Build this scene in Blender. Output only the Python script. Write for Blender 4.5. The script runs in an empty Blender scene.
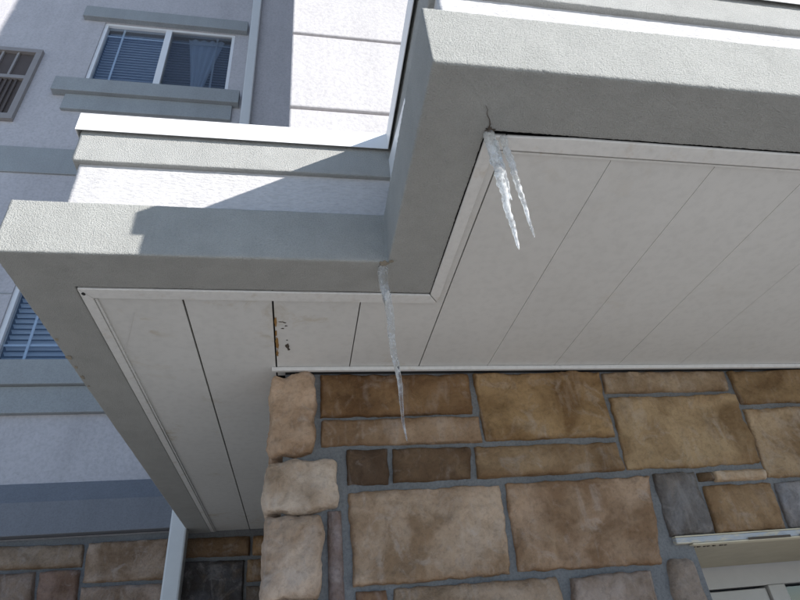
import bpy, bmesh, math, random
from mathutils import Vector, Matrix, noise

# ------------------------------------------------------------------ camera, sky, sun, exposure
S = 0.85                 # metres per layout unit (layout: camera at the origin, canopy underside at z = 1)
CAMZ = 1.65              # eye height
scene = bpy.context.scene
C = scene.collection

cam_d = bpy.data.cameras.new("Camera"); cam = bpy.data.objects.new("Camera", cam_d); C.objects.link(cam)
scene.camera = cam
F_PX = 554.16
R_ = ((0.98430279, -0.15355177, -0.08700502),
      (0.01490803, 0.56355698, -0.82594266),
      (0.17585724, 0.81168059, 0.55699986))
right, down, fwd = (Vector(r).normalized() for r in R_)
m = Matrix(((right.x, -down.x, -fwd.x), (right.y, -down.y, -fwd.y), (right.z, -down.z, -fwd.z)))
cam.matrix_world = Matrix.Translation((0, 0, CAMZ)) @ m.to_4x4()
cam_d.sensor_width = 36.0
cam_d.lens = 36.0 * F_PX / 800.0
cam_d.clip_start = 0.05; cam_d.clip_end = 2000

SUNDIR = Vector((-1.28, 1.0, -0.80)).normalized()      # the way the light travels
elev = math.asin(-SUNDIR.z)
az = math.atan2(-SUNDIR.x, -SUNDIR.y)                   # clockwise from +Y

w = bpy.data.worlds.new("World"); scene.world = w; w.use_nodes = True
nt = w.node_tree; nt.nodes.clear()
sky = nt.nodes.new("ShaderNodeTexSky"); sky.sky_type = 'NISHITA'; sky.sun_disc = False
sky.sun_elevation = elev; sky.sun_rotation = az; sky.altitude = 1500; sky.air_density = 1.0; sky.dust_density = 0.3; sky.ozone_density = 2.5
bg = nt.nodes.new("ShaderNodeBackground"); bg.inputs[1].default_value = 0.10
wo = nt.nodes.new("ShaderNodeOutputWorld")
nt.links.new(sky.outputs[0], bg.inputs[0]); nt.links.new(bg.outputs[0], wo.inputs[0])

sd = bpy.data.lights.new("Sun", 'SUN'); sd.energy = 4.9; sd.angle = math.radians(0.5); sd.color = (1.0, 0.965, 0.92)
sun = bpy.data.objects.new("Sun", sd); C.objects.link(sun)
sun.rotation_euler = SUNDIR.to_track_quat('-Z', 'Y').to_euler(); sun.location = (8, -6, 9)

vs = scene.view_settings
vs.view_transform = 'Standard'; vs.look = 'None'; vs.gamma = 1.0; vs.use_curve_mapping = False
vs.exposure = 0.87
scene.render.resolution_x = 1024; scene.render.resolution_y = 768
scene.cycles.max_bounces = 8; scene.cycles.diffuse_bounces = 5; scene.cycles.transparent_max_bounces = 12

random.seed(7)

# ------------------------------------------------------------------ helpers
def P(x, y, z): return Vector((x * S, y * S, z * S + CAMZ))
GROUND = -CAMZ / S

def ray(px, py):
    c = (px - 400.0, py - 300.0, F_PX)
    return Vector((sum(R_[i][0] * c[i] for i in range(3)), sum(R_[i][1] * c[i] for i in range(3)), sum(R_[i][2] * c[i] for i in range(3))))
def wall_pt(px, py, Y):
    r = ray(px, py); return (r.x * Y / r.y, r.z * Y / r.y)     # layout (X, Z) on a wall plane

class MB:
    """collects geometry in layout units; build() links ONE mesh object"""
    def __init__(s): s.v = []; s.f = []
    def box(s, x0, x1, y0, y1, z0, z1):
        b = len(s.v)
        s.v += [P(x, y, z) for z in (z0, z1) for y in (y0, y1) for x in (x0, x1)]
        s.f += [tuple(b + i for i in q) for q in ((0, 2, 3, 1), (4, 5, 7, 6), (0, 1, 5, 4), (2, 6, 7, 3), (0, 4, 6, 2), (1, 3, 7, 5))]
        return s
    def prism(s, pts, z0, z1):
        b = len(s.v); n = len(pts)
        s.v += [P(x, y, z0) for x, y in pts] + [P(x, y, z1) for x, y in pts]
        s.f.append(tuple(b + i for i in reversed(range(n)))); s.f.append(tuple(b + n + i for i in range(n)))
        for i in range(n):
            j = (i + 1) % n; s.f.append((b + i, b + j, b + n + j, b + n + i))
        return s
    def grid(s, rows):
        b = len(s.v); nr = len(rows); nc = len(rows[0])
        for r in rows: s.v += [P(*p) for p in r]
        for i in range(nr - 1):
            for j in range(nc - 1):
                s.f.append((b + i * nc + j, b + i * nc + j + 1, b + (i + 1) * nc + j + 1, b + (i + 1) * nc + j))
        return s
    def build(s, name, mat, parent=None, bevel=0, smooth=False, recalc=True):
        me = bpy.data.meshes.new(name)
        lo = Vector((min(v.x for v in s.v), min(v.y for v in s.v), min(v.z for v in s.v)))
        hi = Vector((max(v.x for v in s.v), max(v.y for v in s.v), max(v.z for v in s.v)))
        o0 = Vector(((lo.x + hi.x) / 2, (lo.y + hi.y) / 2, lo.z))
        me.from_pydata([v - o0 for v in s.v], [], s.f)
        if recalc or bevel:
            bm = bmesh.new(); bm.from_mesh(me)
            if recalc: bmesh.ops.recalc_face_normals(bm, faces=bm.faces)
            if bevel: bmesh.ops.bevel(bm, geom=bm.edges[:], offset=bevel, segments=2, affect='EDGES', profile=0.5, clamp_overlap=True)
            bm.to_mesh(me); bm.free()
        if smooth:
            for p in me.polygons: p.use_smooth = True
        me.materials.append(mat); me.update()
        o = bpy.data.objects.new(name, me); C.objects.link(o)
        if parent:
            o.parent = parent; o.location = o0 - wloc(parent)
        else: o.location = o0
        return o

def wloc(o):
    l = o.location.copy()
    while o.parent: o = o.parent; l += o.location
    return l
def thing(name, label, cat, x, y, z, group=None):
    o = bpy.data.objects.new(name, None); C.objects.link(o); o.location = P(x, y, z); o.empty_display_size = 0.1
    return tag(o, label, cat, group)
def tag(o, label, cat, group=None):
    o['label'] = label; o['category'] = cat
    if group: o['group'] = group
    return o
def nz(p, f): return noise.noise(Vector((p[0] * f, p[1] * f, p[2] * f)))
def fbm(p, f, o=4): return noise.fractal(Vector((p[0] * f, p[1] * f, p[2] * f)), 1.0, 2.0, o)
def roughen(o, amp, freq, amp2=0, freq2=1):
    me = o.data; L = wloc(o); ns = [v.normal.copy() for v in me.vertices]
    for v, n in zip(me.vertices, ns):
        p = v.co + L
        v.co += n * (amp * nz(p, freq) + (amp2 * nz(p, freq2) if amp2 else 0))
    me.update()

# ------------------------------------------------------------------ materials
def mat(name):
    m = bpy.data.materials.new(name); m.use_nodes = True
    n = m.node_tree.nodes; return m, n, m.node_tree.links, n['Principled BSDF']
def N(n, t, **k):
    x = n.new(t)
    for a, b in k.items(): setattr(x, a, b)
    return x
def tex(n, l, scale, detail=4, rough=0.55, vec=None, dist=0.0):
    t = n.new("ShaderNodeTexNoise"); t.inputs['Scale'].default_value = scale; t.inputs['Detail'].default_value = detail
    t.inputs['Roughness'].default_value = rough; t.inputs['Distortion'].default_value = dist
    if vec: l.new(vec, t.inputs['Vector'])
    return t
def ramp(n, l, src, stops):
    r = n.new("ShaderNodeValToRGB"); l.new(src, r.inputs[0])
    e = r.color_ramp.elements
    while len(e) < len(stops): e.new(0.5)
    for x, (p, c) in zip(e, stops):
        x.position = p; x.color = (c, c, c, 1) if isinstance(c, (int, float)) else (*c, 1)
    return r
def mix(n, l, fac, a, b, mode='MIX'):
    x = n.new("ShaderNodeMix"); x.data_type = 'RGBA'; x.blend_type = mode
    if isinstance(fac, (int, float)): x.inputs[0].default_value = fac
    else: l.new(fac, x.inputs[0])
    for i, v in ((6, a), (7, b)):
        if isinstance(v, tuple): x.inputs[i].default_value = (*v, 1)
        else: l.new(v, x.inputs[i])
    return x.outputs[2]
def coords(n, l, scale=(1, 1, 1)):
    g = n.new("ShaderNodeNewGeometry"); mp = n.new("ShaderNodeMapping"); mp.inputs['Scale'].default_value = scale
    l.new(g.outputs['Position'], mp.inputs['Vector']); return mp.outputs[0]
def bump(n, l, b, h, strength, dist):
    x = n.new("ShaderNodeBump"); x.inputs['Strength'].default_value = strength; x.inputs['Distance'].default_value = dist
    l.new(h, x.inputs['Height']); l.new(x.outputs[0], b.inputs['Normal']); return x

def stucco(name, col, col2, grain, bumpd, strength=0.8, stretch=(1, 1, 1), dirt=0.12):
    m, n, l, b = mat(name)
    v = coords(n, l); vs_ = coords(n, l, stretch)
    t1 = tex(n, l, 2.2, 5, 0.6, v); t2 = tex(n, l, grain, 5, 0.65, vs_); ts = tex(n, l, 2.5, 5, 0.65, coords(n, l, (3.2, 3.2, .16))); t3 = tex(n, l, 18, 5, 0.65, v)
    c = mix(n, l, ramp(n, l, t1.outputs[0], [(0.35, 0.0), (0.7, 1.0)]).outputs[0], col, col2)
    c = mix(n, l, dirt, c, ramp(n, l, t3.outputs[0], [(0.3, 0.35), (0.6, 1.0)]).outputs[0], 'MULTIPLY')
    c = mix(n, l, 0.35, c, ramp(n, l, t2.outputs[0], [(0.3, 0.5), (0.58, 1.0)]).outputs[0], 'MULTIPLY')
    c = mix(n, l, 0.16, c, ramp(n, l, ts.outputs[0], [(0.3, 0.55), (0.6, 1.08)]).outputs[0], 'MULTIPLY')      # faint run-off streaks
    l.new(c, b.inputs['Base Color']); b.inputs['Roughness'].default_value = 0.9
    b.inputs['Specular IOR Level'].default_value = 0.25
    bump(n, l, b, t2.outputs[0], strength, bumpd)
    return m
M = {}
M['fascia'] = stucco('grey_sand_stucco', (0.53, 0.532, 0.50), (0.48, 0.482, 0.455), 320, 0.0085, 1.0)
M['trim_stucco'] = stucco('grey_trim_stucco', (0.54, 0.54, 0.512), (0.49, 0.49, 0.465), 320, 0.0075, 1.0)
M['white_stucco'] = stucco('white_stucco', (0.58, 0.566, 0.562), (0.535, 0.52, 0.516), 60, 0.007, 0.65, (1, 1, 2.6), 0.06)
M['wing_stucco'] = stucco('white_wing_stucco', (0.49, 0.472, 0.472), (0.455, 0.437, 0.437), 55, 0.006, 0.42, (1, 1, 1), 0.04)
M['back_stucco'] = stucco('pinkish_white_stucco', (0.49, 0.475, 0.49), (0.45, 0.435, 0.45), 45, 0.006, 0.6, (1, 1, 1), 0.05)
M['base_trim'] = stucco('shade_darkened_trim', (0.205, 0.215, 0.235), (0.185, 0.195, 0.215), 90, 0.003, 0.5, (1, 1, 1), 0.05)  # trim grey darkened: dimmer light low on the wall, put into the colour
M['back_trim'] = stucco('bluish_grey_trim', (0.325, 0.345, 0.35), (0.30, 0.315, 0.32), 90, 0.003, 0.5, (1, 1, 1), 0.05)

def metal_paint(name, col, rough=0.4, dirt=0.1):
    m, n, l, b = mat(name); v = coords(n, l)
    t = tex(n, l, 9, 6, 0.65, v)
    c = mix(n, l, dirt, col, ramp(n, l, t.outputs[0], [(0.3, 0.4), (0.6, 1.0)]).outputs[0], 'MULTIPLY')
    l.new(c, b.inputs['Base Color']); b.inputs['Roughness'].default_value = rough
    t2 = tex(n, l, 6, 2, 0.5, v); bump(n, l, b, t2.outputs[0], 0.15, 0.01)
    return m
M['coping'] = metal_paint('white_metal_coping', (0.80, 0.80, 0.79), 0.38, 0.06)
M['pipe'] = metal_paint('pale_painted_downspout', (0.62, 0.63, 0.62), 0.45, 0.08)
M['wframe'] = metal_paint('white_vinyl_frame', (0.74, 0.75, 0.76), 0.4, 0.05)
M['grille'] = metal_paint('aluminium_grille', (0.27, 0.25, 0.24), 0.5, 0.12)
M['grille_dark'] = metal_paint('brown_screen', (0.085, 0.068, 0.062), 0.8, 0.2)
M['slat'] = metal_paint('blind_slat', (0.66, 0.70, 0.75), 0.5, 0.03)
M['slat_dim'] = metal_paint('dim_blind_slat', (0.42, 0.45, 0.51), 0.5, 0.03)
M['door_paint'] = metal_paint('off_white_door_paint', (0.42, 0.415, 0.40), 0.45, 0.12)
M['dark_void'] = metal_paint('dark_void', (0.02, 0.02, 0.02), 0.9, 0.0)
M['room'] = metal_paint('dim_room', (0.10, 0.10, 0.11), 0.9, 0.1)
M['roof'] = metal_paint('grey_membrane_roof', (0.35, 0.35, 0.34), 0.8, 0.2)

def soffit_mat(name, stain):
    m, n, l, b = mat(name); v = coords(n, l)
    t1 = tex(n, l, 1.6, 4, 0.6, v); t2 = tex(n, l, 9, 6, 0.7, v, 0.6); t3 = tex(n, l, 40, 4, 0.6, v)
    c = mix(n, l, ramp(n, l, t1.outputs[0], [(0.35, 0.0), (0.65, 1.0)]).outputs[0], (0.63, 0.625, 0.595), (0.585, 0.58, 0.55))
    # water stains: blotches with soft brown rims
    st = ramp(n, l, t2.outputs[0], [(0.54, 0.0), (0.66, 0.6), (0.78, 0.3)])
    big = ramp(n, l, tex(n, l, 2.7, 3, 0.5, v).outputs[0], [(0.5, 0.0), (0.62, 1.0)])
    k = n.new("ShaderNodeMath"); k.operation = 'MULTIPLY'; l.new(st.outputs[0], k.inputs[0]); l.new(big.outputs[0], k.inputs[1])
    k2 = n.new("ShaderNodeMath"); k2.operation = 'MULTIPLY'; l.new(k.outputs[0], k2.inputs[0]); k2.inputs[1].default_value = stain
    c = mix(n, l, k2.outputs[0], c, (0.42, 0.35, 0.23))
    c = mix(n, l, 0.1, c, ramp(n, l, t3.outputs[0], [(0.35, 0.4), (0.55, 1.0)]).outputs[0], 'MULTIPLY')
    l.new(c, b.inputs['Base Color']); b.inputs['Roughness'].default_value = 0.6
    bump(n, l, b, t3.outputs[0], 0.12, 0.002)
    return m
M['soffit'] = soffit_mat('aged_white_soffit_board', 0.9); M['soffit_clean'] = soffit_mat('clean_white_soffit_board', 0.22)
def trimwood():
    m, n, l, b = mat('aged_white_trim'); v = coords(n, l)
    t1 = tex(n, l, 14, 6, 0.7, v); t2 = tex(n, l, 60, 3, 0.6, v)
    st = ramp(n, l, t1.outputs[0], [(0.56, 0.0), (0.75, 0.6)])
    c = mix(n, l, st.outputs[0], (0.66, 0.655, 0.625), (0.45, 0.38, 0.28))
    c = mix(n, l, 0.15, c, ramp(n, l, t2.outputs[0], [(0.3, 0.4), (0.55, 1.0)]).outputs[0], 'MULTIPLY')
    l.new(c, b.inputs['Base Color']); b.inputs['Roughness'].default_value = 0.5
    bump(n, l, b, t2.outputs[0], 0.3, 0.003)
    return m
M['strim'] = trimwood()

def stone_mat():
    m, n, l, b = mat('split_face_stone')
    oi = n.new("ShaderNodeObjectInfo"); v0 = coords(n, l)
    off = n.new("ShaderNodeVectorMath"); off.operation = 'ADD'; l.new(v0, off.inputs[0])
    sc = n.new("ShaderNodeVectorMath"); sc.operation = 'SCALE'; cx = n.new("ShaderNodeCombineXYZ")
    for i in range(3): l.new(oi.outputs['Random'], cx.inputs[i])
    l.new(cx.outputs[0], sc.inputs[0]); sc.inputs['Scale'].default_value = 37.0; l.new(sc.outputs[0], off.inputs[1])
    v = off.outputs[0]
    t1 = tex(n, l, 4.5, 4, 0.55, v, 0.6); t2 = tex(n, l, 12, 6, 0.65, v, 0.9); t3 = tex(n, l, 75, 5, 0.65, v); t4 = tex(n, l, 10, 5, 0.6, v, 1.2)
    base = oi.outputs['Color']
    dark = mix(n, l, 1.0, base, (0.58, 0.50, 0.41), 'MULTIPLY')
    pale = mix(n, l, 0.5, base, (0.44, 0.40, 0.37))
    rust = mix(n, l, 0.38, base, (0.26, 0.165, 0.085))
    c = mix(n, l, ramp(n, l, t1.outputs[0], [(0.38, 0.0), (0.58, 1.0)]).outputs[0], dark, mix(n, l, 1.0, base, (1.12, 1.11, 1.10), 'MULTIPLY'))
    c = mix(n, l, ramp(n, l, t4.outputs[0], [(0.50, 0.0), (0.72, 0.75)]).outputs[0], c, rust)
    c = mix(n, l, ramp(n, l, t2.outputs[0], [(0.54, 0.0), (0.74, 0.7)]).outputs[0], c, pale)
    ra = n.new("ShaderNodeAttribute"); ra.attribute_name = 'rim'
    rm = n.new("ShaderNodeMath"); rm.operation = 'MULTIPLY'; l.new(ra.outputs['Fac'], rm.inputs[0]); l.new(ramp(n, l, t4.outputs[0], [(0.36, 0.35), (0.58, 0.95)]).outputs[0], rm.inputs[1])
    c = mix(n, l, rm.outputs[0], c, mix(n, l, 1.0, base, (0.55, 0.44, 0.33), 'MULTIPLY'))
    vst = n.new("ShaderNodeMapping"); vst.inputs['Scale'].default_value = (1, 1, .22); l.new(v, vst.inputs[0])
    t5 = tex(n, l, 22, 5, 0.6, vst.outputs[0], 0.5)
    c = mix(n, l, ramp(n, l, t5.outputs[0], [(0.55, 0.0), (0.72, 0.4)]).outputs[0], c, pale)
    c = mix(n, l, 0.38, c, ramp(n, l, t3.outputs[0], [(0.34, 0.5), (0.54, 1.05)]).outputs[0], 'MULTIPLY')
    l.new(c, b.inputs['Base Color']); b.inputs['Roughness'].default_value = 0.82; b.inputs['Specular IOR Level'].default_value = 0.3
    rg = tex(n, l, 20, 6, 0.6, v, 0.4); rg.noise_type = 'RIDGED_MULTIFRACTAL'
    add = n.new("ShaderNodeMath"); add.operation = 'MULTIPLY_ADD'; l.new(rg.outputs[0], add.inputs[0]); add.inputs[1].default_value = 0.9; l.new(t3.outputs[0], add.inputs[2])
    bump(n, l, b, add.outputs[0], 0.85, 0.009)
    return m
M['stone'] = stone_mat()
def mortar_mat():
    m, n, l, b = mat('blue_grey_mortar'); v = coords(n, l)
    t1 = tex(n, l, 7, 5, 0.6, v); t2 = tex(n, l, 130, 4, 0.65, v)
    c = mix(n, l, t1.outputs[0], (0.105, 0.108, 0.110), (0.215, 0.218, 0.218))
    c = mix(n, l, 0.5, c, ramp(n, l, t2.outputs[0], [(0.3, 0.4), (0.6, 1.0)]).outputs[0], 'MULTIPLY')
    l.new(c, b.inputs['Base Color']); b.inputs['Roughness'].default_value = 0.95
    bump(n, l, b, t2.outputs[0], 0.8, 0.004)
    return m
M['mortar'] = mortar_mat()
def peel_mat():
    m, n, l, b = mat('peeling_painted_lintel'); v = coords(n, l, (0.6, 1, 3))
    t1 = tex(n, l, 16, 6, 0.7, v, 0.8); t2 = tex(n, l, 60, 4, 0.6, v)
    c = mix(n, l, ramp(n, l, t1.outputs[0], [(0.52, 0.0), (0.58, 1.0)]).outputs[0], (0.34, 0.36, 0.38), (0.46, 0.42, 0.33))
    c = mix(n, l, 0.3, c, ramp(n, l, t2.outputs[0], [(0.3, 0.3), (0.5, 1.0)]).outputs[0], 'MULTIPLY')
    l.new(c, b.inputs['Base Color']); b.inputs['Roughness'].default_value = 0.6
    bump(n, l, b, t1.outputs[0], 0.5, 0.004)
    return m
M['peel'] = peel_mat()
M['cream'] = metal_paint('cream_caulk', (0.52, 0.47, 0.35), 0.7, 0.3)
M['beige'] = metal_paint('beige_header_paint', (0.36, 0.32, 0.235), 0.65, 0.25)
M['flake'] = metal_paint('dark_exposed_core', (0.075, 0.06, 0.045), 0.9, 0.3)
M['rust'] = metal_paint('orange_rust', (0.30, 0.165, 0.05), 0.9, 0.5)
M['caulk'] = metal_paint('dirty_caulk', (0.30, 0.26, 0.20), 0.9, 0.5)
M['curtain'] = metal_paint('grey_blue_curtain', (0.70, 0.74, 0.80), 0.9, 0.1)

def glass_pane(name, tint):
    m, n, l, b = mat(name); n.remove(b); out = n['Material Output']
    tr = n.new("ShaderNodeBsdfTransparent"); tr.inputs[0].default_value = (*tint, 1)
    gl = n.new("ShaderNodeBsdfGlossy"); gl.inputs['Roughness'].default_value = 0.015; gl.inputs[0].default_value = (0.95, 0.97, 1, 1)
    fr = n.new("ShaderNodeFresnel"); ge = n.new("ShaderNodeNewGeometry"); io = n.new("ShaderNodeMath"); io.operation = 'MULTIPLY_ADD'      # same reflectance from both faces
    l.new(ge.outputs['Backfacing'], io.inputs[0]); io.inputs[1].default_value = 1 / 1.55 - 1.55; io.inputs[2].default_value = 1.55; l.new(io.outputs[0], fr.inputs[0])
    k = n.new("ShaderNodeMath"); k.operation = 'MULTIPLY_ADD'; l.new(fr.outputs[0], k.inputs[0]); k.inputs[1].default_value = 1.0; k.inputs[2].default_value = 0.02; k.use_clamp = True
    mx = n.new("ShaderNodeMixShader"); l.new(k.outputs[0], mx.inputs[0]); l.new(tr.outputs[0], mx.inputs[1]); l.new(gl.outputs[0], mx.inputs[2])
    l.new(mx.outputs[0], out.inputs[0]); return m
M['glass'] = glass_pane('window_glass', (0.84, 0.885, 0.93))
M['glass_dark'] = glass_pane('tinted_glass', (0.30, 0.33, 0.33))
def screen_mat():
    m, n, l, b = mat('insect_screen'); b.inputs['Base Color'].default_value = (.03, .03, .035, 1); b.inputs['Roughness'].default_value = .8
    tr = n.new("ShaderNodeBsdfTransparent"); mx = n.new("ShaderNodeMixShader"); mx.inputs[0].default_value = .38
    l.new(tr.outputs[0], mx.inputs[1]); l.new(b.outputs[0], mx.inputs[2]); l.new(mx.outputs[0], n['Material Output'].inputs[0]); return m
M['screen'] = screen_mat()
def ice_mat(name, lo, hi):
    m, n, l, b = mat(name); v = coords(n, l, (1, 1, 0.45))
    t = tex(n, l, 90, 4, 0.6, v); t2 = tex(n, l, 35, 3, 0.6, v)
    b.inputs['Base Color'].default_value = (0.94, 0.97, 0.98, 1); b.inputs['Roughness'].default_value = 0.06; b.inputs['IOR'].default_value = 1.31
    b.inputs['Transmission Weight'].default_value = 1.0
    bump(n, l, b, t2.outputs[0], 0.35, 0.004)
    # trapped air makes milky streaks
    d = n.new("ShaderNodeBsdfDiffuse"); d.inputs[0].default_value = (0.92, 0.94, 0.95, 1)
    tl = n.new("ShaderNodeBsdfTranslucent"); tl.inputs[0].default_value = (0.92, 0.94, 0.95, 1)
    a = n.new("ShaderNodeMixShader"); a.inputs[0].default_value = 0.5; l.new(d.outputs[0], a.inputs[1]); l.new(tl.outputs[0], a.inputs[2])
    mx = n.new("ShaderNodeMixShader"); l.new(ramp(n, l, t.outputs[0], [(0.42, lo), (0.68, hi)]).outputs[0], mx.inputs[0])
    l.new(b.outputs[0], mx.inputs[1]); l.new(a.outputs[0], mx.inputs[2]); l.new(mx.outputs[0], n['Material Output'].inputs[0])
    return m
M['ice'] = ice_mat('cloudy_ice', .15, .85); M['ice_clear'] = ice_mat('clear_ice', .03, .42)
def ground_mat():
    m, n, l, b = mat('snow_patched_concrete'); v = coords(n, l)
    t1 = tex(n, l, 0.35, 5, 0.6, v); t2 = tex(n, l, 20, 5, 0.6, v)
    c = mix(n, l, ramp(n, l, t1.outputs[0], [(0.44, 0.0), (0.50, 1.0)]).outputs[0], (0.24, 0.24, 0.235), (0.66, 0.67, 0.68))
    c = mix(n, l, 0.2, c, ramp(n, l, t2.outputs[0], [(0.3, 0.5), (0.6, 1.0)]).outputs[0], 'MULTIPLY')
    l.new(c, b.inputs['Base Color']); b.inputs['Roughness'].default_value = 0.85
    bump(n, l, b, t2.outputs[0], 0.4, 0.01)
    return m
M['ground'] = ground_mat()
M['pave'] = stucco('light_concrete_paving', (0.34, 0.335, 0.325), (0.30, 0.295, 0.285), 120, 0.003, 0.6)

# ------------------------------------------------------------------ ground and pavement
g = MB(); gz = GROUND
g.grid([[(-900, -900, gz), (900, -900, gz)], [(-900, 900, gz), (900, 900, gz)]])
o = g.build('ground', M['ground'], recalc=False); o['kind'] = 'structure'
o = MB().box(-7, 8, -1.2, 4.55, gz - 0.05, gz + 0.14).build('pavement', M['pave']); o['kind'] = 'structure'
PZ = gz + 0.14

# ------------------------------------------------------------------ stones
def stone_patch(quad, Yface, col, parent, depth=0.030, rough=0.015, cell=0.0095, plane='y', name='stone'):
    """quad: TL,TR,BR,BL in layout (X,Z); rock face bulging towards -Y"""
    mx_, mz_ = sum(p[0] for p in quad) / 4, sum(p[1] for p in quad) / 4
    def grow(p):
        g_ = 0.0045; return (p[0] + (g_ if p[0] > mx_ else -g_), p[1] + (g_ if p[1] > mz_ else -g_))
    (ax, az_), (bx, bz), (cx, cz), (dx, dz) = (grow(p) for p in quad)
    wd = (math.hypot(bx - ax, bz - az_) + math.hypot(cx - dx, cz - dz)) / 2
    ht = (math.hypot(ax - dx, az_ - dz) + math.hypot(bx - cx, bz - cz)) / 2
    nu = max(5, min(64, int(wd / cell))); nv = max(5, min(48, int(ht / cell)))
    sx = random.uniform(-50, 50); r = min(0.011, 0.3 * min(wd, ht)); ja = min(0.006, 0.03 * min(wd, ht)); depth = min(depth, .14 * min(wd, ht) + .010)
    tiltu = random.uniform(-.25, .25) * rough; tiltv = random.uniform(-.25, .25) * rough
    def soft(t): return t
    rows = []
    for j in range(nv + 1):
        v = j / nv; row = []
        # cluster samples at the rim
        v = v - 0.10 * math.sin(2 * math.pi * v)
        for i in range(nu + 1):
            u = i / nu; u = u - 0.10 * math.sin(2 * math.pi * u)
            x = (ax * (1 - u) + bx * u) * (1 - v) + (dx * (1 - u) + cx * u) * v
            z = (az_ * (1 - u) + bz * u) * (1 - v) + (dz * (1 - u) + cz * u) * v
            e = min(u * wd, (1 - u) * wd, v * ht, (1 - v) * ht)
            eu = min(u, 1 - u) * wd; ev = min(v, 1 - v) * ht
            k = 1 - min(e / r, 1.0)
            q = (x + sx, sx, z)
            jx = ja * (nz((q[0], 3.1, q[2]), 22) + .6 * nz((q[0], 3.1, q[2]), 60)); jz = ja * (nz((q[0], 9.7, q[2]), 22) + .6 * nz((q[0], 9.7, q[2]), 60))
            dome = math.sqrt(max(0, 1 - k * k))
            # smaller radius at corners -> rounded outline
            cr = max(0, 1 - eu / r) * max(0, 1 - ev / r)
            rid = noise.ridged_multi_fractal(Vector((q[0] * 9, 0.3, q[2] * 12)), 1.0, 2.1, 4, 1.0, 2.0)
            h = depth * dome * (0.75 + 0.25 * min(1, e / (2.5 * r))) + dome * (rough * fbm(q, 7, 4) + 0.35 * rough * (rid - 1.0) + tiltu * (u - .5) * 4 + tiltv * (v - .5) * 4)
            ter = 2.2 * fbm((q[0], sx * .3, q[2] * 1.3), 5, 3); fl = math.floor(ter); fr_ = ter - fl      # split ledges
            h += dome * rough * .55 * (fl + (fr_ ** 5) - ter * .6)
            h -= 0.008 * cr
            if e > .6 * r: h = max(h, .015)
            if e <= 1e-6: h = -0.012
            row.append((x + jx, Yface + depth - h, z + jz))
        rows.append(row)
    o = MB().grid(rows).build(name, M['stone'], parent, smooth=True, recalc=False)
    at = o.data.attributes.new('rim', 'FLOAT', 'POINT')       # iron-stained weathering rind of the split block
    k_ = 0
    for j in range(nv + 1):
        v = j / nv
        for i in range(nu + 1):
            u = i / nu; e = min(u * wd, (1 - u) * wd, v * ht, (1 - v) * ht)
            at.data[k_].value = max(0.0, 1 - e / max(.02, (.060 + .07 * nz((u * 3 + sx, v * 2, sx), 1.5)))); k_ += 1
    o.color = (*col, 1); return o
def lump(x0, x1, y0, y1, z0, z1, col, parent, amp=0.016, n=10, name='corner_stone', sq=9.0):
    """rounded, hammered block"""
    me_v = []; f = []; idx = {}
    cx, cy, cz = (x0 + x1) / 2, (y0 + y1) / 2, (z0 + z1) / 2; hx, hy, hz = (x1 - x0) / 2, (y1 - y0) / 2, (z1 - z0) / 2
    sx = random.uniform(-40, 40); mb = MB()
    nn = (max(6, int(n * 1.3)), max(6, n), max(8, int(2 * hz / (2 * hx) * n * 1.2)))
    def vert(a, b, c):
        key = (round(a, 5), round(b, 5), round(c, 5))
        if key in idx: return idx[key]
        t = (abs(a) ** sq + abs(b) ** sq + abs(c) ** sq) ** (1 / sq)
        p = Vector((a / t, b / t, c / t)); nrm = Vector((p.x ** 3, p.y ** 3, p.z ** 3)).normalized()
        q = Vector((cx + p.x * hx, cy + p.y * hy, cz + p.z * hz))
        d = amp * (0.75 * fbm((q.x + sx, q.y, q.z), 12, 5) + 0.5 * nz((q.x + sx, q.y, q.z), 5) + 0.55 * (noise.ridged_multi_fractal(Vector(((q.x + sx) * 11, q.y * 11, q.z * 8)), 1.0, 2.1, 4, 1.0, 2.0) - 1.0))
        q = q + nrm * d; idx[key] = len(mb.v); mb.v.append(P(*q)); return idx[key]
    for ax_ in range(3):
        for sgn in (-1, 1):
            o1, o2 = [(1, 2), (2, 0), (0, 1)][ax_]; n1, n2 = nn[o1], nn[o2]
            for i in range(n1):
                for j in range(n2):
                    q = []
                    for di, dj in ((0, 0), (1, 0), (1, 1), (0, 1)):
                        p = [0, 0, 0]; p[ax_] = sgn; p[o1] = -1 + 2 * (i + di) / n1; p[o2] = -1 + 2 * (j + dj) / n2
                        q.append(vert(*p))
                    mb.f.append(tuple(q))
    o = mb.build(name, M['stone'], parent, smooth=True); o.color = (*col, 1); return o

def lin(r, g, b, k=2.1):
    f = lambda c: min(0.62, k * (((c / 255 + 0.055) / 1.055) ** 2.4))
    a = (r + g + b) / 3; q = 0.91 if a > 96 else 1.0; r, g, b = (q * (c + (a - c) * 0.24) for c in (r, g, b))
    return (f(r), f(g), f(b))

YS = 1.955
wallT = thing('stone_wall', 'brown and buff stone veneer wall with blue-grey mortar under the white soffit', 'wall', 0.6, 2.2, PZ)
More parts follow.
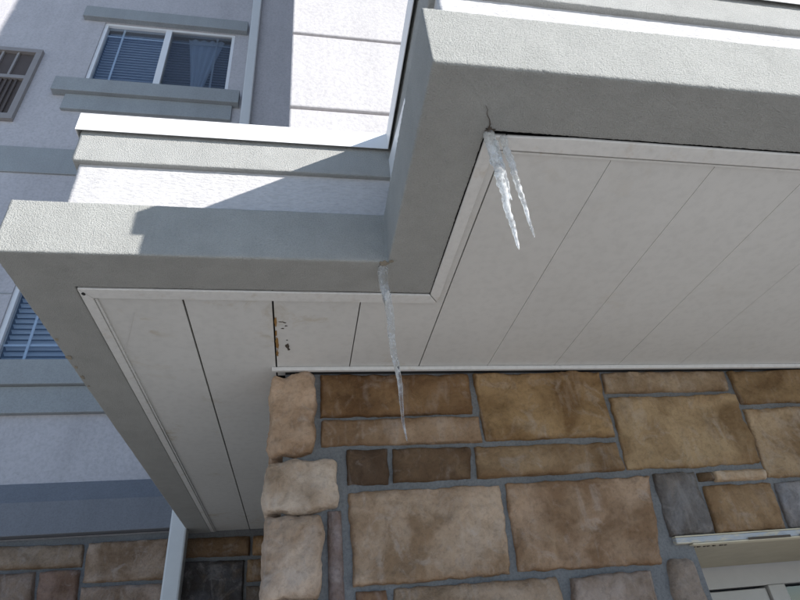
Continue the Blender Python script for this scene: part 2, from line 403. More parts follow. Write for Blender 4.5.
# mortar bed: pier left of the doorway, band over it, pier right of it
mb = MB()
DL, DR, LZ = 1.405, 3.3, 0.292
mb.prism([(-0.055, YS + 0.010), (DL + 0.005, YS + 0.010), (DL + 0.005, 2.66), (0.3, 2.66), (0.3, 4.55), (-0.055, 4.55)], PZ, LZ + 0.02)
mb.box(DR, 6.0, YS + 0.010, 2.66, PZ, LZ + 0.02)
mb.prism([(-0.055, YS + 0.010), (6.0, YS + 0.010), (6.0, 2.66), (0.3, 2.66), (0.3, 4.55), (-0.055, 4.55)], LZ + 0.02, 1.03)
mb.build('mortar_bed', M['mortar'], wallT)
def q2(*pts): return [wall_pt(px, py, YS) for px, py in pts]
STONES = [
 (((321, 374.5), (468, 374.5), (473, 413), (321.5, 416.5)), (92, 66, 38)),
 (((322, 421), (478, 417), (482, 441.5), (321.5, 446)), (112, 90, 68)),
 (((347, 450), (387, 449), (389, 484), (348, 485)), (66, 49, 34)),
 (((393, 449), (470, 448), (472, 479), (393.5, 482)), (72, 53, 34)),
 (((473, 374), (598, 372.5), (615, 436), (486, 440)), (108, 83, 50)),
 (((475, 447), (616, 442), (625, 469.5), (478.5, 478)), (102, 80, 54)),
 (((348, 492.5), (500, 484.5), (511, 574), (354.5, 586)), (136, 114, 92)),
 (((505, 484), (649, 476), (664, 537), (652, 563), (519, 571.5))[:2] + ((661, 563), (519, 571.5)), (128, 102, 78)),
 (((328, 512), (340.5, 511), (346, 625), (330, 625)), (98, 86, 86)),
 (((356, 592), (386, 591), (390, 625), (358, 627)), (92, 66, 46)),
 (((394, 589), (557, 577), (568, 622), (396, 632)), (128, 110, 92)),
 (((571, 578.5), (651, 570), (664, 622), (576, 625)), (114, 100, 90)),
 (((654, 474), (695, 471.5), (715, 533), (671, 536)), (74, 71, 70)),
 (((602, 373), (723.5, 371), (729, 390), (606, 393)), (126, 106, 80)),
 (((610, 398), (734, 394), (761, 462.5), (628, 470)), (114, 92, 62)),
 (((698, 473), (711.5, 472), (714, 479.5), (700, 480.5)), (78, 62, 42)),
 (((714, 471.5), (764, 468), (766.5, 478), (716, 481)), (172, 148, 124)),
 (((704, 486), (770, 482), (786, 527.5), (718, 533)), (106, 82, 54)),
 (((727.5, 371), (860, 369.5), (880, 400), (742, 403)), (98, 76, 46)),
 (((744, 409), (880, 404), (915, 472), (768, 477)), (118, 97, 70)),
 (((775, 482), (835, 478), (850, 524), (790, 527)), (88, 88, 92)),
 (((842, 478), (916, 474), (936, 520), (858, 524)), (110, 90, 64)),
]
for quad, col in STONES:
    stone_patch(q2(*quad), YS - 0.012, lin(*col), wallT)
# corner blocks of the pier (they wrap round the corner)
lump(-0.105, 0.058, YS - 0.035, 2.26, 0.668, 0.985, lin(140, 114, 90), wallT, 0.017, 26)
lump(-0.112, 0.142, YS - 0.035, 2.16, 0.470, 0.648, lin(142, 124, 106), wallT, 0.0145, 26)
lump(-0.110, 0.080, YS - 0.040, 2.28, 0.205, 0.462, lin(140, 120, 102), wallT, 0.0145, 26)
lump(-0.125, 0.075, YS - 0.040, 2.16, -0.06, 0.202, lin(138, 117, 98), wallT, 0.0145, 26)
# jamb stone at the doorway
lump(1.262, 1.392, YS - 0.022, 2.20, 0.02, 0.268, lin(96, 84, 74), wallT, 0.012, 10, 'jamb_stone', 4.0)
PALE = [(136, 114, 92), (108, 83, 50), (112, 90, 68), (124, 98, 80), (92, 66, 40), (126, 110, 98), (84, 82, 82)]
def fill(x0, x1, z0, z1, Y, parent, rowh=(0.17, 0.30), wr=(0.25, 0.62), cell=0.045):
    z = z1
    while z - z0 > 0.06:
        h = min(random.uniform(*rowh), z - z0)
        if z - h - z0 < 0.09: h = z - z0
        x = x0
        while x1 - x > 0.02:
            ww = random.uniform(*wr)
            if x1 - x - ww < 0.14: ww = x1 - x
            stone_patch([(x + .013, z - .013), (x + ww - .013, z - .013), (x + ww - .013, z - h + .013), (x + .013, z - h + .013)], Y, lin(*random.choice(PALE)), parent, cell=cell)
            x += ww
        z -= h
fill(0.10, 1.40, PZ, 0.035, YS - 0.012, wallT)
zz = -0.075
while zz > PZ + 0.1:
    h = min(random.uniform(.22, .3), zz - PZ); lump(-0.11, 0.085, YS - 0.035, 2.24, zz - h + .015, zz, lin(*random.choice(PALE)), wallT, 0.018, 7); zz -= h
fill(2.50, 5.95, 0.345, 0.985, YS - 0.012, wallT)
fill(DR + 0.02, 5.95, PZ, 0.300, YS - 0.012, wallT)
# steel lintel with flaking paint, caulk beads and beige header board
mb = MB().box(1.335, DR + 0.08, YS - 0.012, YS + 0.03, LZ + 0.004, 0.317); li = mb.build('lintel', M['peel'], wallT, bevel=0.002)
MB().box(1.335, DR + 0.08, YS - 0.013, YS + 0.02, 0.3175, 0.3225).build('caulk_bead', M['cream'], li, bevel=0.002)
MB().box(1.395, DR + 0.06, YS - 0.014, YS + 0.03, LZ - 0.002, LZ + 0.0035).build('caulk_bead', M['cream'], li, bevel=0.002)
MB().box(DL - 0.0, DR, YS + 0.036, 2.66, LZ, LZ + 0.018).build('header_board', M['beige'], wallT)
for a, b_ in ((1.62, 1.80), (1.84, 2.05)):       # lifted paint curls
    MB().prism([(a, YS - .018), (b_, YS - .018), (b_ - .02, YS - .0145), (a + .08, YS - .0145)], LZ + .001, LZ + .009).build('paint_flake', M['flake'], li)
for k in range(7):
    x = 1.425 + k * 0.022 + random.uniform(-.006, .006)
    MB().box(x, x + random.uniform(.004, .012), YS + 0.034, YS + 0.045, LZ - .0035, LZ + .003).build('paint_flake', M['flake'], li)

# doorway
YD = 2.673
door = thing('entrance_door', 'off-white framed door and dark glass sidelight recessed below the stone wall', 'door', 2.3, YD, PZ)
fr = MB().box(DL - .2, DR + .2, YD, YD + 0.09, 0.200, LZ + 0.02).build('door_frame', M['door_paint'], door, bevel=0.003)
MB().box(2.235, 2.328, YD - 0.004, YD + 0.09, PZ, 0.1995).build('mullion', M['door_paint'], door, bevel=0.003)
MB().box(DL - .2, 1.60, YD, YD + 0.09, PZ, 0.1995).build('door_stile', M['door_paint'], door, bevel=0.003)
lf = MB().box(1.605, 2.230, YD + 0.012, YD + 0.07, PZ + .01, 0.190).build('door_leaf', M['door_paint'], door, bevel=0.003)
MB().box(1.72, 2.12, YD + 0.005, YD + 0.0115, -0.45, 0.06).build('panel', M['door_paint'], lf, bevel=0.002)
MB().box(1.72, 2.12, YD + 0.005, YD + 0.0115, PZ + .2, -0.58).build('panel', M['door_paint'], lf, bevel=0.002)
MB().box(2.16, 2.20, YD - .05, YD + .012, -0.78, -0.72).build('handle', M['grille'], lf, bevel=0.004)
MB().box(2.340, 3.26, YD + 0.02, YD + 0.028, PZ + .05, 0.186).build('pane', M['glass_dark'], door)
MB().box(2.328, DR + .1, YD + 0.005, YD + 0.06, PZ, PZ + .05).build('sill', M['door_paint'], door)
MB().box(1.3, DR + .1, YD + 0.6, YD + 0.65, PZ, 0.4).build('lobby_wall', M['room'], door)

# ------------------------------------------------------------------ building behind: shaded back wall and sunlit wing
YB = 4.62; TOP = 13.0
bld = thing('hotel_building', 'tall pale stucco building with grey trim bands and windows behind the canopy', 'building', -1.5, 4.8, gz)
WIN = [(-2.68, -0.973, 6.32, 7.695), (-2.60, -0.893, 2.478, 3.77)]
def wall_with_holes(x0, x1, z0, z1, holes, y0, y1):
    mb = MB(); xs = sorted({x0, x1, *[h[0] for h in holes], *[h[1] for h in holes]}); zs = sorted({z0, z1, *[h[2] for h in holes], *[h[3] for h in holes]})
    for i in range(len(xs) - 1):
        for j in range(len(zs) - 1):
            xm, zm = (xs[i] + xs[i + 1]) / 2, (zs[j] + zs[j + 1]) / 2
            if any(h[0] < xm < h[1] and h[2] < zm < h[3] for h in holes): continue
            a, b_, c, d = xs[i], xs[i + 1], zs[j], zs[j + 1]
            mb.grid([[(a, y0, c), (b_, y0, c)], [(a, y0, d), (b_, y0, d)]])
    for h in holes:   # reveals
        a, b_, c, d = h
        mb.grid([[(a, y0, c), (a, y1, c)], [(a, y0, d), (a, y1, d)]]); mb.grid([[(b_, y0, c), (b_, y1, c)], [(b_, y0, d), (b_, y1, d)]])
        mb.grid([[(a, y0, c), (b_, y0, c)], [(a, y1, c), (b_, y1, c)]]); mb.grid([[(a, y0, d), (b_, y0, d)], [(a, y1, d), (b_, y1, d)]])
    return mb
wall_with_holes(-12, 0.4, 0.6, TOP, WIN, YB, YB + .16).build('back_wall', M['back_stucco'], bld, recalc=False)
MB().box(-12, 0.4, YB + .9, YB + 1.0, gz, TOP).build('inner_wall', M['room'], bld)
MB().box(-12, -0.056, YB + .16, YB + .9, TOP - .1, TOP).build('roof', M['roof'], bld)
MB().box(-12, -0.056, YB - .02, YB + .15, 4.725, 5.115).build('belt_band', M['back_trim'], bld, bevel=0.004)
b1 = MB().prism([(-12, YB - .10), (-0.056, YB - .10), (-0.056, YB + .02), (-12, YB + .02)], 1.036, 1.272).build('base_band', M['base_trim'], bld, bevel=0.005)
mb = MB(); mb.grid([[(-12, YB - .092, 1.2725), (-0.056, YB - .092, 1.2725)], [(-12, YB - .005, 1.43), (-0.056, YB - .005, 1.43)], [(-12, YB + .02, 1.43), (-0.056, YB + .02, 1.43)]])
mb.build('base_band_cap', M['base_trim'], bld, recalc=False)
MB().box(-12, -2.601, YB - .004, YB + .01, 3.172, 3.182).build('wall_joint', M['back_trim'], bld)

def window(x0, x1, z0, z1, lower):
    yf = YB + 0.018
    wd = MB()
    t = 0.042
    wd.box(x0, x1, yf, yf + .07, z1 - t, z1); wd.box(x0, x1, yf, yf + .07, z0, z0 + t * .7)
    wd.box(x0, x0 + t, yf + .001, yf + .069, z0 + t * .7, z1 - t); wd.box(x1 - t, x1, yf + .001, yf + .069, z0 + t * .7, z1 - t)
    W = wd.build('window', M['wframe'], bld)
    W['label'] = 'sliding window with half drawn curtain and closed blinds under the grey lintel' if not lower else 'window with open pale blinds partly hidden by the canopy edge'
    xm = (x0 + x1) / 2 - 0.025
    MB().box(xm - .04, xm + .04, yf - .012, yf + .075, z0 + t * .7, z1 - t).build('meeting_rail', M['wframe'], W, bevel=0.003)
    for a, b_ in ((x0 + t, xm - .04), (xm + .04, x1 - t)):
        MB().box(a, b_, yf + .035, yf + .042, z0 + t * .7, z1 - t).build('pane', M['glass'], W)
        g_ = .022
        if not lower and a > xm:      # insect screen over the sliding half
            MB().grid([[(a, yf + .012, z0 + t * .7), (b_, yf + .012, z0 + t * .7)], [(a, yf + .012, z1 - t), (b_, yf + .012, z1 - t)]]).build('insect_screen', M['screen'], W, recalc=False)
        mb = MB(); xg = a + .20 if a < xm - .1 else b_ - .20
        mb.box(xg - g_ / 2, xg + g_ / 2, yf + .047, yf + .056, z0 + t * .7, z1 - t)
        mb.build('muntin', M['wframe'], W)
        zg = z1 - .20 if not lower else z0 + .20
        MB().box(a, b_, yf + .0575, yf + .066, zg - g_ / 2, zg + g_ / 2).build('muntin', M['wframe'], W)
    # blind: tilted slats
    n = 22 if not lower else 21; y0 = yf + .105
    def slat(mb, a, b_, z, half, tilt):
        c, s_ = math.cos(tilt) * half, math.sin(tilt) * half
        mb.grid([[(a, y0 - c, z - s_), (b_, y0 - c, z - s_)], [(a, y0, z + .004), (b_, y0, z + .004)], [(a, y0 + c, z + s_), (b_, y0 + c, z + s_)]])
        b0 = len(mb.v) - 6
        # thickness
        mb.grid([[(a, y0 - c, z - s_ + .003), (b_, y0 - c, z - s_ + .003)], [(a, y0, z + .007), (b_, y0, z + .007)], [(a, y0 + c, z + s_ + .003), (b_, y0 + c, z + s_ + .003)]])
        return mb
    step = (z1 - z0 - .10) / n
    if lower:
        for k in range(n):
            slat(MB(), x0 + t, x1 - t, z0 + .05 + step * (k + .5), step * .34, -0.50).build('blind_slat', M['slat'], W, recalc=False)
    else:
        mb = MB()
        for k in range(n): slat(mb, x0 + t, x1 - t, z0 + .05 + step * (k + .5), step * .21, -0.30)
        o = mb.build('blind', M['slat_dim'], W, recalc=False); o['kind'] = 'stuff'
        # curtain gathered to a narrow waist, in front of the blind on the right half
        rows = []
        cx = x1 - .42
        for j in range(21):
            v = j / 20; z = z0 + .04 + (z1 - z0 - .1) * v; hw = 0.06 + 0.18 * v ** 1.2; row = []
            for i in range(25):
                u = i / 24; row.append((cx + (u - .5) * 2 * hw + .03 * v, yf + .085 + .012 * math.sin(u * 26), z))
            rows.append(row)
        MB().grid(rows).build('curtain', M['curtain'], W, smooth=True, recalc=False)
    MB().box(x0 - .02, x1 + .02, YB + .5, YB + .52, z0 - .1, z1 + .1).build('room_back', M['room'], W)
    if not lower:
        MB().box(-2.95, -0.805, YB - .07, YB + .015, 7.70, 7.945).build('lintel', M['back_trim'], W, bevel=0.004)
        MB().box(-2.95, -0.809, YB - .09, YB + .05, 6.06, 6.31).build('sill', M['back_trim'], W, bevel=0.004)
        MB().box(-2.80, -0.885, YB - .04, YB + .05, 5.785, 6.058).build('sill_apron', M['back_trim'], W, bevel=0.004)
    else:
        MB().box(-3.3, -0.72, YB - .09, YB + .05, 2.222, 2.452).build('sill', M['back_trim'], W, bevel=0.004)
        MB().box(-3.2, -0.80, YB - .05, YB + .05, 1.985, 2.220).build('sill_apron', M['back_trim'], W, bevel=0.004)
    return W
window(*WIN[0], False); window(*WIN[1], True)

# air grille beside the window
gx0, gx1, gz0, gz1 = -4.42, -3.235, 5.53, 6.87
gr = MB()
gr.box(gx0, gx1, YB - .05, YB + .02, gz1 - .07, gz1); gr.box(gx0, gx1, YB - .05, YB + .02, gz0, gz0 + .09)
gr.box(gx0, gx0 + .09, YB - .049, YB + .02, gz0 + .09, gz1 - .07); gr.box(gx1 - .065, gx1, YB - .049, YB + .02, gz0 + .09, gz1 - .07)
G = gr.build('wall_grille', M['grille'], bld); G['label'] = 'brown screened metal grille in a pale frame on the shaded wall'
gm = 6.30
MB().box(gx0 + .09, gx1 - .065, YB - .045, YB + .01, gm - .03, gm + .03).build('rail', M['grille'], G)
MB().box(gx0 + .09, gx1 - .065, YB - .006, YB - .002, gz0 + .09, gz1 - .07).build('screen', M['grille_dark'], G)
x = gx1 - .065 - .20
while x > gx0 + .1:
    MB().box(x - .012, x + .012, YB - .032, YB - .008, gm + .03, gz1 - .07).build('bar', M['grille'], G); x -= .17
x = gx1 - .15
while x > gx0 + .1:
    MB().box(x - .011, x + .011, YB - .030, YB - .008, gz0 + .09, gm - .03).build('rib', M['grille_dark'], G); x -= .055

# stone wainscot on the back wall
wc = MB().box(-12, -0.056, YB - .028, YB + .15, gz, 1.02).build('wainscot_mortar', M['mortar'], bld)
YW = YB - .058
def q3(*pts): return [wall_pt(px, py, YW) for px, py in pts]
for quad, col in [
    (((-40, 546.5), (83, 543.5), (81, 567), (-40, 571)), (100, 84, 68)), (((87.5, 542.5), (170, 537.5), (166, 579), (81, 583)), (124, 104, 86)),
    (((-30, 575), (34.5, 571.5), (31.5, 612), (-30, 612)), (92, 76, 64)), (((38, 571), (79, 569), (75, 612), (34, 612)), (96, 74, 62)),
    (((79.5, 587), (166, 582), (164, 612), (77.5, 612)), (112, 94, 80)),
    (((173, 538), (250, 535), (249, 555), (172, 558)), (86, 64, 42)), (((171, 562), (244, 559), (242, 612), (169, 612)), (52, 49, 50)),
    (((253, 535), (300, 534), (300, 553), (252, 555)), (112, 84, 52)), (((247, 559), (300, 556), (300, 578), (246, 582)), (104, 80, 54)), (((246, 586), (300, 583), (300, 612), (245, 612)), (84, 74, 66))]:
    stone_patch(q3(*quad), YW, lin(*col), wc, depth=.034, cell=0.025)
fill(-2.62, -0.08, gz + .14, 0.50, YW, wc, (.3, .42), (.4, .9), .12)
fill(-5.6, -2.70, gz + .14, 1.01, YW, wc, (.3, .42), (.5, 1.0), .12)

# sunlit wing above the canopy: stucco panels with recessed joints
YW2, XW = 1.65, -0.0655
MB().box(XW + .03, 6.0, YW2 + .03, 4.6, 1.3, TOP).build('wing_core', M['back_stucco'], bld)
zs = [1.45, 2.205]
while zs[-1] < TOP - .3: zs.append(zs[-1] + 0.612)
for a, b_ in zip(zs, zs[1:]):
    MB().box(XW, 6.01, YW2, 4.59, a + .0105, b_ - .0105).build('wall_panel', M['wing_stucco'], bld, bevel=0.007)

# downspout (jogs behind the canopy)
ds = thing('downspout', 'pale painted rectangular downspout running down the shaded wall', 'downspout', -0.85, YB - .1, PZ)
MB().box(-0.768, -0.648, YB - .10, YB - .012, 2.6, TOP - .2).build('pipe', M['pipe'], ds, bevel=0.012)
mb = MB(); y0, y1 = YB - .10, YB - .012
for (xa, za), (xb, zb) in (((-0.708, 2.62), (-0.86, 2.3)),):
    b0 = len(mb.v)
    for (xc, zc) in ((xa, za), (xb, zb)):
        for yy in (y0 - .003, y1): mb.v += [P(xc - .062, yy, zc), P(xc + .062, yy, zc)]
    mb.f += [tuple(b0 + i for i in q) for q in ((0, 1, 5, 4), (2, 6, 7, 3), (0, 4, 6, 2), (1, 3, 7, 5), (0, 2, 3, 1), (4, 5, 7, 6))]
mb.build('elbow', M['pipe'], ds)
MB().box(-0.905, -0.785, YB - .22, YB - .115, PZ + .1, 2.32).build('pipe', M['pipe'], ds, bevel=0.012)
for z in (0.30, 4.4):
    xa = -0.845 if z < 2 else -0.708; yb = YB - .12 if z < 2 else 0
    if z < 2: MB().box(xa - .075, xa + .075, YB - .224, YB - .07, z, z + .06).build('strap', M['pipe'], ds)
    else: MB().box(xa - .075, xa + .075, YB - .104, YB - .002, z, z + .06).build('strap', M['pipe'], ds)

# ------------------------------------------------------------------ entrance canopy
XR = 6.0
can = thing('entrance_canopy', 'grey stucco entrance canopy with stepped fascia, white coping and white boarded soffit', 'canopy', 0.6, 1.3, 1.0)
PATH = [(XR, .616), (.25, .616), (.25, 1.26), (-.775, 1.26), (-.775, 4.58)]
FPATH = PATH[:3] + [(-.797, 1.26), (-.797, 4.58)]
NRM = [(0, 1), (1, 1), (1, 1), (1, 1), (1, 0)]
def sweep(name, prof, matl, step=0.008, pstep=None, smooth=False, sparse=1.45, PATH=PATH, lift=0.0):
    """prof: (d inward, z) polyline; swept along PATH with mitred corners"""
    pp = []
    for (a, b_) in zip(prof, prof[1:]):
        L = math.hypot(b_[0] - a[0], b_[1] - a[1]); n = max(1, int(L / pstep)) if pstep else 1
        for i in range(n): pp.append((a[0] + (b_[0] - a[0]) * i / n, a[1] + (b_[1] - a[1]) * i / n))
    pp.append(prof[-1])
    st = []                                         # stations: (leg, t)
    for k in range(4):
        A, B = PATH[k], PATH[k + 1]; L = math.hypot(B[0] - A[0], B[1] - A[1])
        if k == 0:
            ts = [i / 12 * (XR - sparse) / L for i in range(12)]; t0 = (XR - sparse) / L; n = max(1, int((1 - t0) * L / step)); ts += [t0 + (1 - t0) * i / n for i in range(n)]
        elif k == 3:
            n = max(1, int(L / (step * 2))); ts = [i / n for i in range(n)]
        else:
            n = max(1, int(L / step)); ts = [i / n for i in range(n)]
        st += [(k, t) for t in ts]
    st.append((3, 1.0))
    rows = []
    for k, t in st:
        A, B, na, nb = PATH[k], PATH[k + 1], NRM[k], NRM[k + 1]
        rows.append([(A[0] + d * na[0] + (B[0] + d * nb[0] - A[0] - d * na[0]) * t, A[1] + d * na[1] + (B[1] + d * nb[1] - A[1] - d * na[1]) * t, z + (lift * (1 if k == 0 else 1 - t if k == 1 else 0) if z > 1.1 else 0)) for d, z in pp])
    return MB().grid(rows).build(name, matl, can, smooth=smooth, recalc=False)
def arc(cx, cz, r, a0, a1, n=4):
    return [(cx + r * math.cos(math.radians(a0 + (a1 - a0) * i / n)), cz + r * math.sin(math.radians(a0 + (a1 - a0) * i / n))) for i in range(n + 1)]
FT = 1.187
r = .007
prof = [(.157, 1.06)] + arc(.157 - .003, 1.0 + .003, .003, 0, -90, 2) + arc(r, 1 + r, r, -90, -180) + arc(r, FT - r, r, 180, 90) + [(.10, FT + .006)]
fas = sweep('fascia', prof, M['fascia'], 0.0055, 0.0055, True, PATH=FPATH, lift=.016)
roughen(fas, 0.0011, 260, 0.0007, 11)
prof = [(.078, FT - .02), (.078, 1.43)]
sb = sweep('stucco_band', prof, M['white_stucco'], 0.012, 0.012, True); roughen(sb, 0.0009, 70)
r = .005
prof = [(.10, 1.421)] + arc(.060 + r, 1.421 + r, r, -90, -180) + [(.060, 1.606)]
ut = sweep('upper_trim', prof, M['trim_stucco'], 0.010, 0.010, True); roughen(ut, 0.0008, 260, 0.0006, 11)
prof = [(.10, 1.61), (.051, 1.61), (.048, 1.549), (.046, 1.549), (.046, 1.630), (.048, 1.633), (.22, 1.640), (.22, 1.56)]
cp = sweep('coping', prof, M['coping'], 0.25, None, False); roughen(cp, 0.0016, 1.7)
MB().prism([(XR, .80), (.44, .80), (.44, 1.45), (-.59, 1.45), (-.59, 4.58), (XR, 4.58)], 1.50, 1.555).build('roof_deck', M['roof'], can)
MB().box(XR, XR + .05, .616, 4.58, 1.0, 1.63).build('end_wall', M['fascia'], can)

# loose white flashing tucked under the coping beside the lower roof
def on_x(px, py, X):
    rr = ray(px, py); return (X, rr.y * X / rr.x, rr.z * X / rr.x)
a_, b_ = on_x(384.5, 181, .2985), on_x(385.5, 172, .2985); c_ = on_x(404.5, 98, .2985)
mb = MB()
for dx_ in (0, .004):
    mb.v += [P(.2985 + dx_, a_[1], a_[2]), P(.2985 + dx_, b_[1], b_[2]), P(.2985 + dx_, c_[1], c_[2]), P(.2985 + dx_, c_[1], c_[2] - .12), P(.2985 + dx_, a_[1], a_[2] - .10)]
mb.f += [(0, 1, 2, 3, 4), (9, 8, 7, 6, 5)] + [(i, (i + 1) % 5, 5 + (i + 1) % 5, 5 + i) for i in range(5)]
mb.build('flashing', M['coping'], can)

# soffit boards
ZS = 1.005
IN = .157
xl, xi, yf, yl = -.797 + IN, .25 + IN, .616 + IN, 1.26 + IN     # inner edges of the fascia
edges = [(-.357, .0032), (-.088, .0030), (.190, .0020), (.466, .0022)]
x = .752
while x < XR - .2: edges.append((x, .0009 - .00012 * min(4, len(edges) - 4))); x += .290
prev = (xl + .012, 0)
boards = []
for e in edges + [(XR - .02, 0)]:
    a, b_ = prev[0] + prev[1], e[0] - e[1]
    if e[0] <= -.08: pts = [(a, yl + .02), (b_, yl + .02), (b_, 4.57), (a, 4.57)]
    elif e[0] < .3: pts = [(a, yl + .02), (b_, yl + .02), (b_, 2.0), (a, 2.0)]
    elif e[0] < .5: pts = [(a, yl + .02), (xi + .014, yl + .02), (xi + .014, yf + .02), (b_, yf + .02), (b_, 2.0), (a, 2.0)]
    else: pts = [(a, yf + .02), (b_, yf + .02), (b_, 2.0), (a, 2.0)]
    boards.append(MB().prism(pts, ZS + random.uniform(0, .0012), ZS + .013).build('soffit_board', M['soffit' if e[0] < .5 else 'soffit_clean'], can)); prev = e
MB().prism([(XR, .70), (.33, .70), (.33, 1.34), (-.69, 1.34), (-.69, 4.56), (XR, 4.56)], 1.045, 1.06).build('backing', M['dark_void'], can)
# moulding round the soffit, with a dark shrinkage gap to the stucco
G1 = .0035
def mould(name, pts, z0=.9965): return MB().prism(pts, z0, ZS - .0005).build(name, M['strim'], can, bevel=0.0018)
mould('soffit_moulding', [(xi + G1, yf + .012), (xi + .10, yf + .009), (xi + .22, yf + .0045), (XR - .05, yf + .0035), (XR - .05, yf + .052), (xi + .037, yf + .050)])
mould('soffit_moulding', [(xi + G1, yf + .0065), (xi + .0355, yf + .0515), (xi + .036, yl + .0505), (xi + G1 - .001, yl + .004)])
mould('soffit_moulding', [(xl + G1, yl + .004), (xi + G1 - .003, yl + .006), (xi + .034, yl + .054), (xl + .035, yl + .052)])
mould('soffit_moulding', [(xl + G1, yl + .007), (xl + .0335, yl + .055), (xl + .030, 4.56), (xl + G1, 4.56)])
# small inner step of the moulding
MB().prism([(xi + .039, yf + .056), (XR - .05, yf + .056), (XR - .05, yf + .062), (xi + .045, yf + .062)], 1.001, ZS - .0006).build('moulding_bead', M['strim'], can)
MB().prism([(xl + .036, yl + .060), (xl + .042, yl + .060), (xl + .038, 4.56), (xl + .032, 4.56)], 1.000, ZS - .0006).build('moulding_bead', M['strim'], can)
# channel where the boards meet the stone
MB().box(-0.105, XR - .05, YS - .030, YS - .014, .9885, ZS - .0007).build('wall_channel', M['strim'], can, bevel=0.0015)
MB().box(-0.055, XR - .05, YS - .013, YS + .02, .9905, ZS - .0008).build('shadow_gap', M['dark_void'], can)

def blot(name, pts, z, matl, parent, th=.0008):
    return MB().prism(pts, z - th, z).build(name, matl, parent)
def blob(cx, cy, rx, ry, n=14, j=.35, seed=0):
    rr = random.Random(seed); return [(cx + rx * math.cos(2 * math.pi * i / n) * (1 + rr.uniform(-j, j)), cy + ry * math.sin(2 * math.pi * i / n) * (1 + rr.uniform(-j, j))) for i in range(n)]
def sof(px, py, z=1.0):
    rr = ray(px, py); return rr.x * z / rr.z, rr.y * z / rr.z
# rust along the third board's edge and torn patches in its face
bd = boards[2]
for i, (px, py, rx, ry) in enumerate([(275.6, 322, .0035, .030), (276.3, 343, .0055, .045), (276.8, 353, .0040, .025), (275.2, 333, .003, .02)]):
    X, Y = sof(px + 1.5, py, ZS); blot('rust_stain', blob(-.0848 + rx * .75, Y, rx, ry, 16, .3, i), ZS - .0002, M['rust'], bd, .0006)
for i, (px, py, rx, ry) in enumerate([(287.5, 346, .006, .018), (288.5, 349, .005, .009), (286, 325.8, .005, .003), (282.5, 328.5, .005, .003), (281.5, 321.8, .010, .0022), (287, 340, .0025, .003), (284.8, 322.6, .005, .0025)]):
    X, Y = sof(px, py, ZS); blot('torn_patch', blob(X, Y, rx, ry, 12, .45, 10 + i), ZS - .0003, M['flake'], bd, .0006)
# screw hole at the far corner, dirty caulk lumps
X, Y = sof(83.5, 294, .996); blot('screw_hole', blob(X, Y, .0055, .0075, 10, .1, 3), .9962, M['dark_void'], can, .0006)
def ribbon(name, pts, wds, z, matl):
    top = [];
    L = []; Rr = []
    for i, (x_, y_) in enumerate(pts):
        a = Vector(pts[max(0, i - 1)]); b_ = Vector(pts[min(len(pts) - 1, i + 1)]); t_ = (b_ - a).normalized(); n_ = Vector((-t_.y, t_.x)) * wds[i]
        L.append((x_ + n_.x, y_ + n_.y)); Rr.append((x_ - n_.x, y_ - n_.y))
    return blot(name, L + Rr[::-1], z, matl, can, .0007)
ck = [sof(*p) for p in ((485.5, 105), (487.5, 109), (486.8, 114), (489.5, 119), (490, 124), (488, 129), (489, 132))]
ribbon('crack', ck, [.0003, .0006, .0007, .0009, .0013, .0024, .0036], .9985, M['flake'])
X, Y = sof(489, 129.5); blot('dirt_spot', blob(X, Y, .011, .008, 16, .5, 5), .9982, M['flake'], can)
X, Y = sof(384, 263); blot('dirt_spot', blob(X, Y, .013, .012, 16, .5, 6), .9982, M['caulk'], can)
X, Y = sof(391, 261); blot('dirt_spot', blob(X, Y, .010, .006, 14, .5, 8), .9983, M['caulk'], can)
ck = [sof(*p, ZS) for p in ((134, 312), (131, 325), (128, 338), (124, 352), (122, 362))]
MB().prism([(a[0] + .0012, a[1]) for a in ck] + [(a[0] - .0012, a[1]) for a in ck[::-1]], ZS - .0006, ZS - .0001).build('scratch', M['strim'], boards[0])

for i, (px, py, rx) in enumerate([(47, 339, .006), (58, 357, .009), (63, 367, .006), (71, 377, .008), (75, 386, .004)]):
    X, Y = sof(px, py); blot('edge_chip', blob(-.783, Y, rx, rx * 1.6, 10, .5, 40 + i), .9990, M['caulk'], can, .0012)

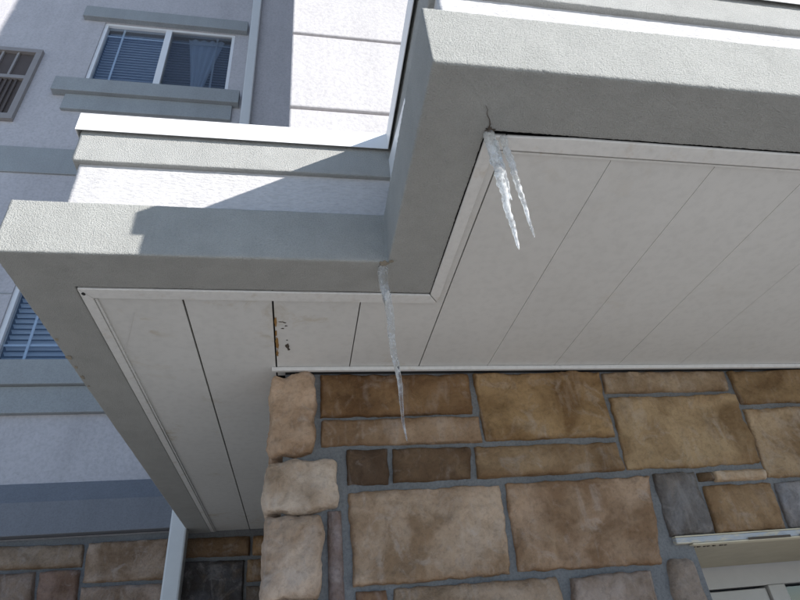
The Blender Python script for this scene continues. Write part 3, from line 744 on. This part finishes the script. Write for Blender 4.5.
# ------------------------------------------------------------------ icicles
def icicle(label, top, tip, r0, seed, n=80, m_=14, spurs=(), flat=1.0, tap=.85, ice='ice', bead=1.0):
    rr = random.Random(seed); t = tag(bpy.data.objects.new('icicle', None), label, 'icicle', 'icicles hanging from the canopy')
    C.objects.link(t); t.location = P(*top); t.empty_display_size = .03
    def spike(name, a, b_, r_, sd, par):
        rows = []; ph = rr.uniform(0, 9)
        L = (Vector(b_) - Vector(a)).length
        for i in range(n + 1):
            s_ = i / n; q = Vector(a).lerp(Vector(b_), s_)
            q.x += r_ * .35 * nz((s_ * 5 + sd, 1, 2), 1); q.y += r_ * .35 * nz((s_ * 5 + sd, 7, 2), 1)
            rad = r_ * ((1 - s_) ** tap * .93 + .07) * (1 + bead * .13 * math.sin(s_ * L * 260 + ph + 2.5 * nz((s_ * 9, sd, 0), 1)) * min(1, s_ * 3) + bead * .22 * nz((s_ * 14, sd, 4), 1))
            if i == n: rad *= .35
            if i == 0: rad *= 1.05
            rows.append([(q.x + rad * math.cos(2 * math.pi * k / m_) * (1 + .18 * nz((k, s_ * 16, sd), 1.3)), q.y + flat * rad * math.sin(2 * math.pi * k / m_) * (1 + .18 * nz((k, s_ * 16, sd + 5), 1.3)), q.z) for k in range(m_)])
        mb = MB()
        for r1 in rows: mb.v += [P(*p) for p in r1]
        for i in range(n):
            for k in range(m_):
                k2 = (k + 1) % m_; mb.f.append((i * m_ + k, i * m_ + k2, (i + 1) * m_ + k2, (i + 1) * m_ + k))
        mb.f.append(tuple(range(m_))[::-1]); mb.f.append(tuple(n * m_ + k for k in range(m_)))
        mb.build(name, M[ice], par, smooth=True)
    spike('shaft', top, tip, r0, seed, t)
    for i, (a, b_, r_) in enumerate(spurs): spike('spur', a, b_, r_, seed + 3 + i, t)
    return t
icicle('long thin clear icicle at the inner corner where the two fascias meet', (.237, 1.290, 1.000), (.259, 1.285, .464), .0150, 3, ice='ice_clear', tap=.78, bead=.4)
icicle('thick sunlit icicle with a short spur at the soffit corner, left of its neighbour', (.4165, .783, 1.000), (.411, .774, .652), .0130, 11, tap=.6,
       spurs=[((.4285, .785, .975), (.4245, .775, .785), .0070)])
icicle('slender sunlit icicle hanging just right of the thick one', (.452, .788, .9970), (.4505, .775, .686), .0088, 23, tap=.6)
